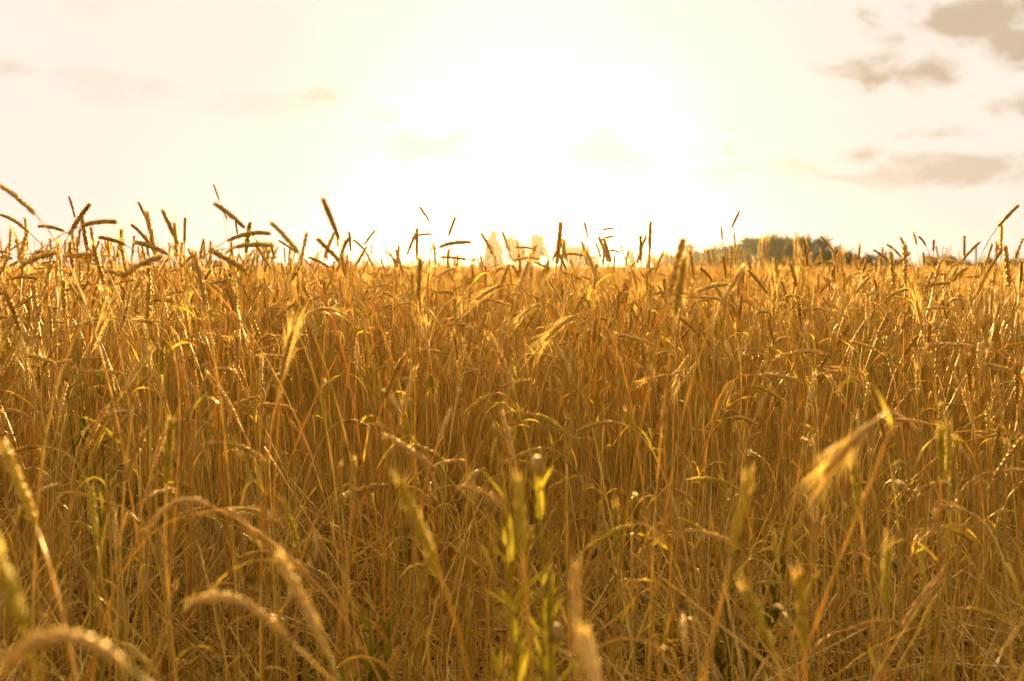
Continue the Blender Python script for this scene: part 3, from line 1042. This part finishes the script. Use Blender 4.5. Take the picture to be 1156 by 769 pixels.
def whole_plant(mb, base, h, r, detail, big=1.0):
    """one plant into MB: detail 2 = full, 1 = mid, 0 = far"""
    B, Tp = random_spec(h, r, 0.34)
    B, Tp = B + base, Tp + base
    d = (Tp - B).normalized()
    pth = ear_path(B, Tp, 0.06, 6 if detail == 2 else 3)
    sd = (pth[1] - pth[0]).normalized()
    lk = LOOK[r.choice(('ear', 'ear', 'fat', 'pale', 'pale', 'pale', 'yellow', 'awny', 'awny'))]
    if detail == 2:
        sp = stem_pts(base, B, sd, 12, 0.03)
        stem_mesh(mb, sp, 0.0022, 'stem', 4)
        ear_pieces(pth, lk[1] * 1.2, lk[2], lk[3], lk[0], 4, 13, mb, mb)
        for k in range(r.choice((0, 1, 1, 1))):
            i = int(len(sp) * r.uniform(0.2, 0.8))
            T = (sp[i + 1] - sp[i]).normalized()
            leaf_mesh(mb, sp[i], T, r.uniform(0.06, 0.17), r.uniform(0.0015, 0.0032), r.uniform(0.2, 0.9), 'leaf', 6, None, r.uniform(-6, 6))
    elif detail == 1:
        sp = stem_pts(base, B, sd, 6, 0.05)
        mb.sweep(sp, 0.0017 * big, 3, 'stem', False)
        ear_pieces(pth, lk[1] * 1.55, lk[2], lk[3], lk[0], 2, 8, mb, mb, awnw=0.0006)
        for k in range(1):
            i = int(len(sp) * r.uniform(0.3, 0.8))
            T = (sp[i + 1] - sp[i]).normalized()
            leaf_mesh(mb, sp[i], T, r.uniform(0.08, 0.18), r.uniform(0.002, 0.0035), r.uniform(0.2, 0.8), 'leaf', 4)
    else:
        low = Vector((base.x, base.y, max(0, h - 0.6)))
        mb.sweep([low, base.lerp(B, 0.8), B], 0.003 * big, 3, 'stem', False)
        mb.sweep([B, (B + Tp) / 2 + Vector((0, 0, 0.004)), Tp], [0.006 * big, 0.009 * big, 0.003], 4, lk[0])


t_near = []
for k in range(30):
    mb = MB()
    whole_plant(mb, Vector((0, 0, 0)), 1.0, rnd, 2)
    t_near.append(mb.mesh('rye_plant'))
t_mid = []
for k in range(16):
    mb = MB()
    for j in range(66):
        base = Vector((rnd.uniform(-0.45, 0.45), rnd.uniform(-0.45, 0.45), 0))
        h = min(max(rnd.gauss(0.91, 0.10), 0.6), 1.13)
        if k < 9 and rnd.random() < 0.06:          # stalks that stand above the rest, in the nearer patches
            h = rnd.uniform(1.08, 1.32)
        whole_plant(mb, base, h, rnd, 1, 1.15)
    t_mid.append(mb.mesh('rye_patch'))
t_far = []
for k in range(6):
    mb = MB()
    for j in range(420):
        base = Vector((rnd.uniform(-1.6, 1.6), rnd.uniform(-1.6, 1.6), 0))
        whole_plant(mb, base, min(max(rnd.gauss(0.86, 0.08), 0.6), 1.02), rnd, 0, 1.5)
    t_far.append(mb.mesh('rye_far_patch'))

R2 = np.random.RandomState(5)
P, RT, S, I = [], [], [], []
y = 0
cnt = 0
while cnt < 40000:
    cnt += 1
    y = 1.7 + (R2.rand() ** 0.6) * 5.1
    x = (R2.rand() * 2 - 1) * 5.2
    if abs(x) > 0.62 * y + 0.7:
        continue
    dens = 0.31 * min(1.0, max(0.0, (y - 1.7) / 0.9)) * (0.75 + 0.5 * math.sin(x * 2.3 + 1.0) * math.sin(y * 1.9))
    if y > 4:
        dens *= 0.8
    if R2.rand() > dens:
        continue
    P.append((x, y, 0))
    RT.append((R2.normal(0, 0.06), R2.normal(0, 0.06), R2.rand() * 6.28))
    S.append(min(max(R2.normal(0.93, 0.11), 0.6), 1.2) if R2.rand() > (0.32 if x < -0.22 * y else (0.15 if x > 0.3 * y else 0.08)) or y < 3.0 else R2.uniform(1.08, 1.30))
    I.append(R2.randint(0, len(t_near)))
print('near plants', len(P))
scatter('rye_crop', t_near, P, RT, S, I)
P, RT, S, I = [], [], [], []
yy = 6.6
while yy < 36:
    st = 0.62 if yy < 18 else 0.8
    xw = 0.60 * yy + 3.0
    xx = -xw
    while xx < xw:
        P.append((xx + R2.uniform(-0.2, 0.2), yy + R2.uniform(-0.2, 0.2), 0))
        RT.append((0, 0, R2.rand() * 6.28))
        S.append(R2.uniform(0.93, 1.07))
        I.append(R2.randint(0, 9) if yy < 15 else R2.randint(9, 16))
        xx += st
    yy += st
print('mid patches', len(P))
scatter('rye_crop_middle', t_mid, P, RT, S, I)
P, RT, S, I = [], [], [], []
yy = 36
while yy < 108:
    xw = 0.62 * yy + 10
    xx = -xw
    while xx < xw:
        P.append((xx + R2.uniform(-0.5, 0.5), yy + R2.uniform(-0.5, 0.5), 0))
        RT.append((0, 0, R2.rand() * 6.28))
        S.append(R2.uniform(0.93, 1.05))
        I.append(R2.randint(0, len(t_far)))
        xx += 2.6
    yy += 2.6
while yy < 235:
    xw = 0.62 * yy + 10
    xx = -xw
    while xx < xw:
        if not (yy > 100 and xx > 0.02 * yy - 6):
            P.append((xx + R2.uniform(-0.5, 0.5), yy + R2.uniform(-0.5, 0.5), 0))
            RT.append((0, 0, R2.rand() * 6.28))
            S.append(R2.uniform(0.93, 1.05))
            I.append(R2.randint(0, len(t_far)))
        xx += 3.4
    yy += 3.4
print('far patches', len(P))
scatter('rye_crop_far', t_far, P, RT, S, I)

# dry grass and broken stalks standing and leaning at every angle
t_grass = []
for k in range(10):
    mb = MB()
    for j in range(92):
        b = Vector((rnd.uniform(-0.3, 0.3), rnd.uniform(-0.3, 0.3), 0))
        a = rnd.uniform(0, 6.28)
        hd = Vector((math.cos(a), math.sin(a), 0))
        kind = rnd.random()
        if kind < 0.66:       # broken straight straw leaning
            ln = rnd.uniform(0.15, 0.55)
            tl = rnd.uniform(0.25, 1.62)
            d = hd * math.sin(tl) + Vector((0, 0, math.cos(tl)))
            z0_ = rnd.uniform(0, 0.42)
            p0 = b + Vector((0, 0, z0_))
            mb.sweep([p0, p0 + d * ln * 0.5 + rv(0.035), p0 + d * ln], [0.0021, 0.0019, 0.0013], 4, 'straw', False)
        elif kind < 0.90:    # straight upright thin stem
            h = rnd.uniform(0.5, 0.9)
            p1 = b + hd * 0.06 * h + Vector((0, 0, h))
            mb.sweep([b, b.lerp(p1, 0.5) + rv(0.015), p1], [0.0016, 0.0014, 0.0008], 3, 'stem', False)
        else:                # dry leaf
            leaf_mesh(mb, b + Vector((0, 0, rnd.uniform(0.05, 0.55))), Vector((0, 0, 1)), rnd.uniform(0.12, 0.3), rnd.uniform(0.002, 0.0045), rnd.uniform(0.1, 0.5), 'leaf', 6)
    t_grass.append(mb.mesh('dry_grass'))
P, RT, S, I = [], [], [], []
yy = 1.3
while yy < 7.5:
    xw = 0.62 * yy + 0.8
    xx = -xw
    while xx < xw:
        P.append((xx + R2.uniform(-0.12, 0.12), yy + R2.uniform(-0.12, 0.12), 0))
        RT.append((0, 0, R2.rand() * 6.28))
        S.append(R2.uniform(0.8, 1.1))
        I.append(R2.randint(0, len(t_grass)))
        xx += 0.36
    yy += 0.36
scatter('dry_grass', t_grass, P, RT, S, I)

t_straw = []
for k in range(8):
    mb = MB()
    for j in range(60):
        b = Vector((rnd.uniform(-0.35, 0.35), rnd.uniform(-0.35, 0.35), abs(rnd.gauss(0, 0.10)) + 0.004))
        a = rnd.uniform(0, 6.28)
        d = Vector((math.cos(a), math.sin(a), rnd.gauss(0, 0.16)))
        ln = rnd.uniform(0.12, 0.5)
        p1 = b + d * ln
        p1.z = max(0.004, p1.z)
        mid = b.lerp(p1, 0.5) + rv(0.04)
        mid.z = max(0.004, mid.z)
        mb.sweep([b, mid, p1], [0.0021, 0.0019, 0.0014], 4, 'straw', False)
    t_straw.append(mb.mesh('straw'))
P, RT, S, I = [], [], [], []
yy = 1.0
while yy < 7.0:
    xw = 0.62 * yy + 0.8
    xx = -xw
    while xx < xw:
        P.append((xx + R2.uniform(-0.15, 0.15), yy + R2.uniform(-0.15, 0.15), 0))
        RT.append((0, 0, R2.rand() * 6.28))
        S.append(R2.uniform(0.85, 1.15))
        I.append(R2.randint(0, len(t_straw)))
        xx += 0.42
    yy += 0.42
scatter('straw_litter', t_straw, P, RT, S, I)
print('objects', len(SC.objects))
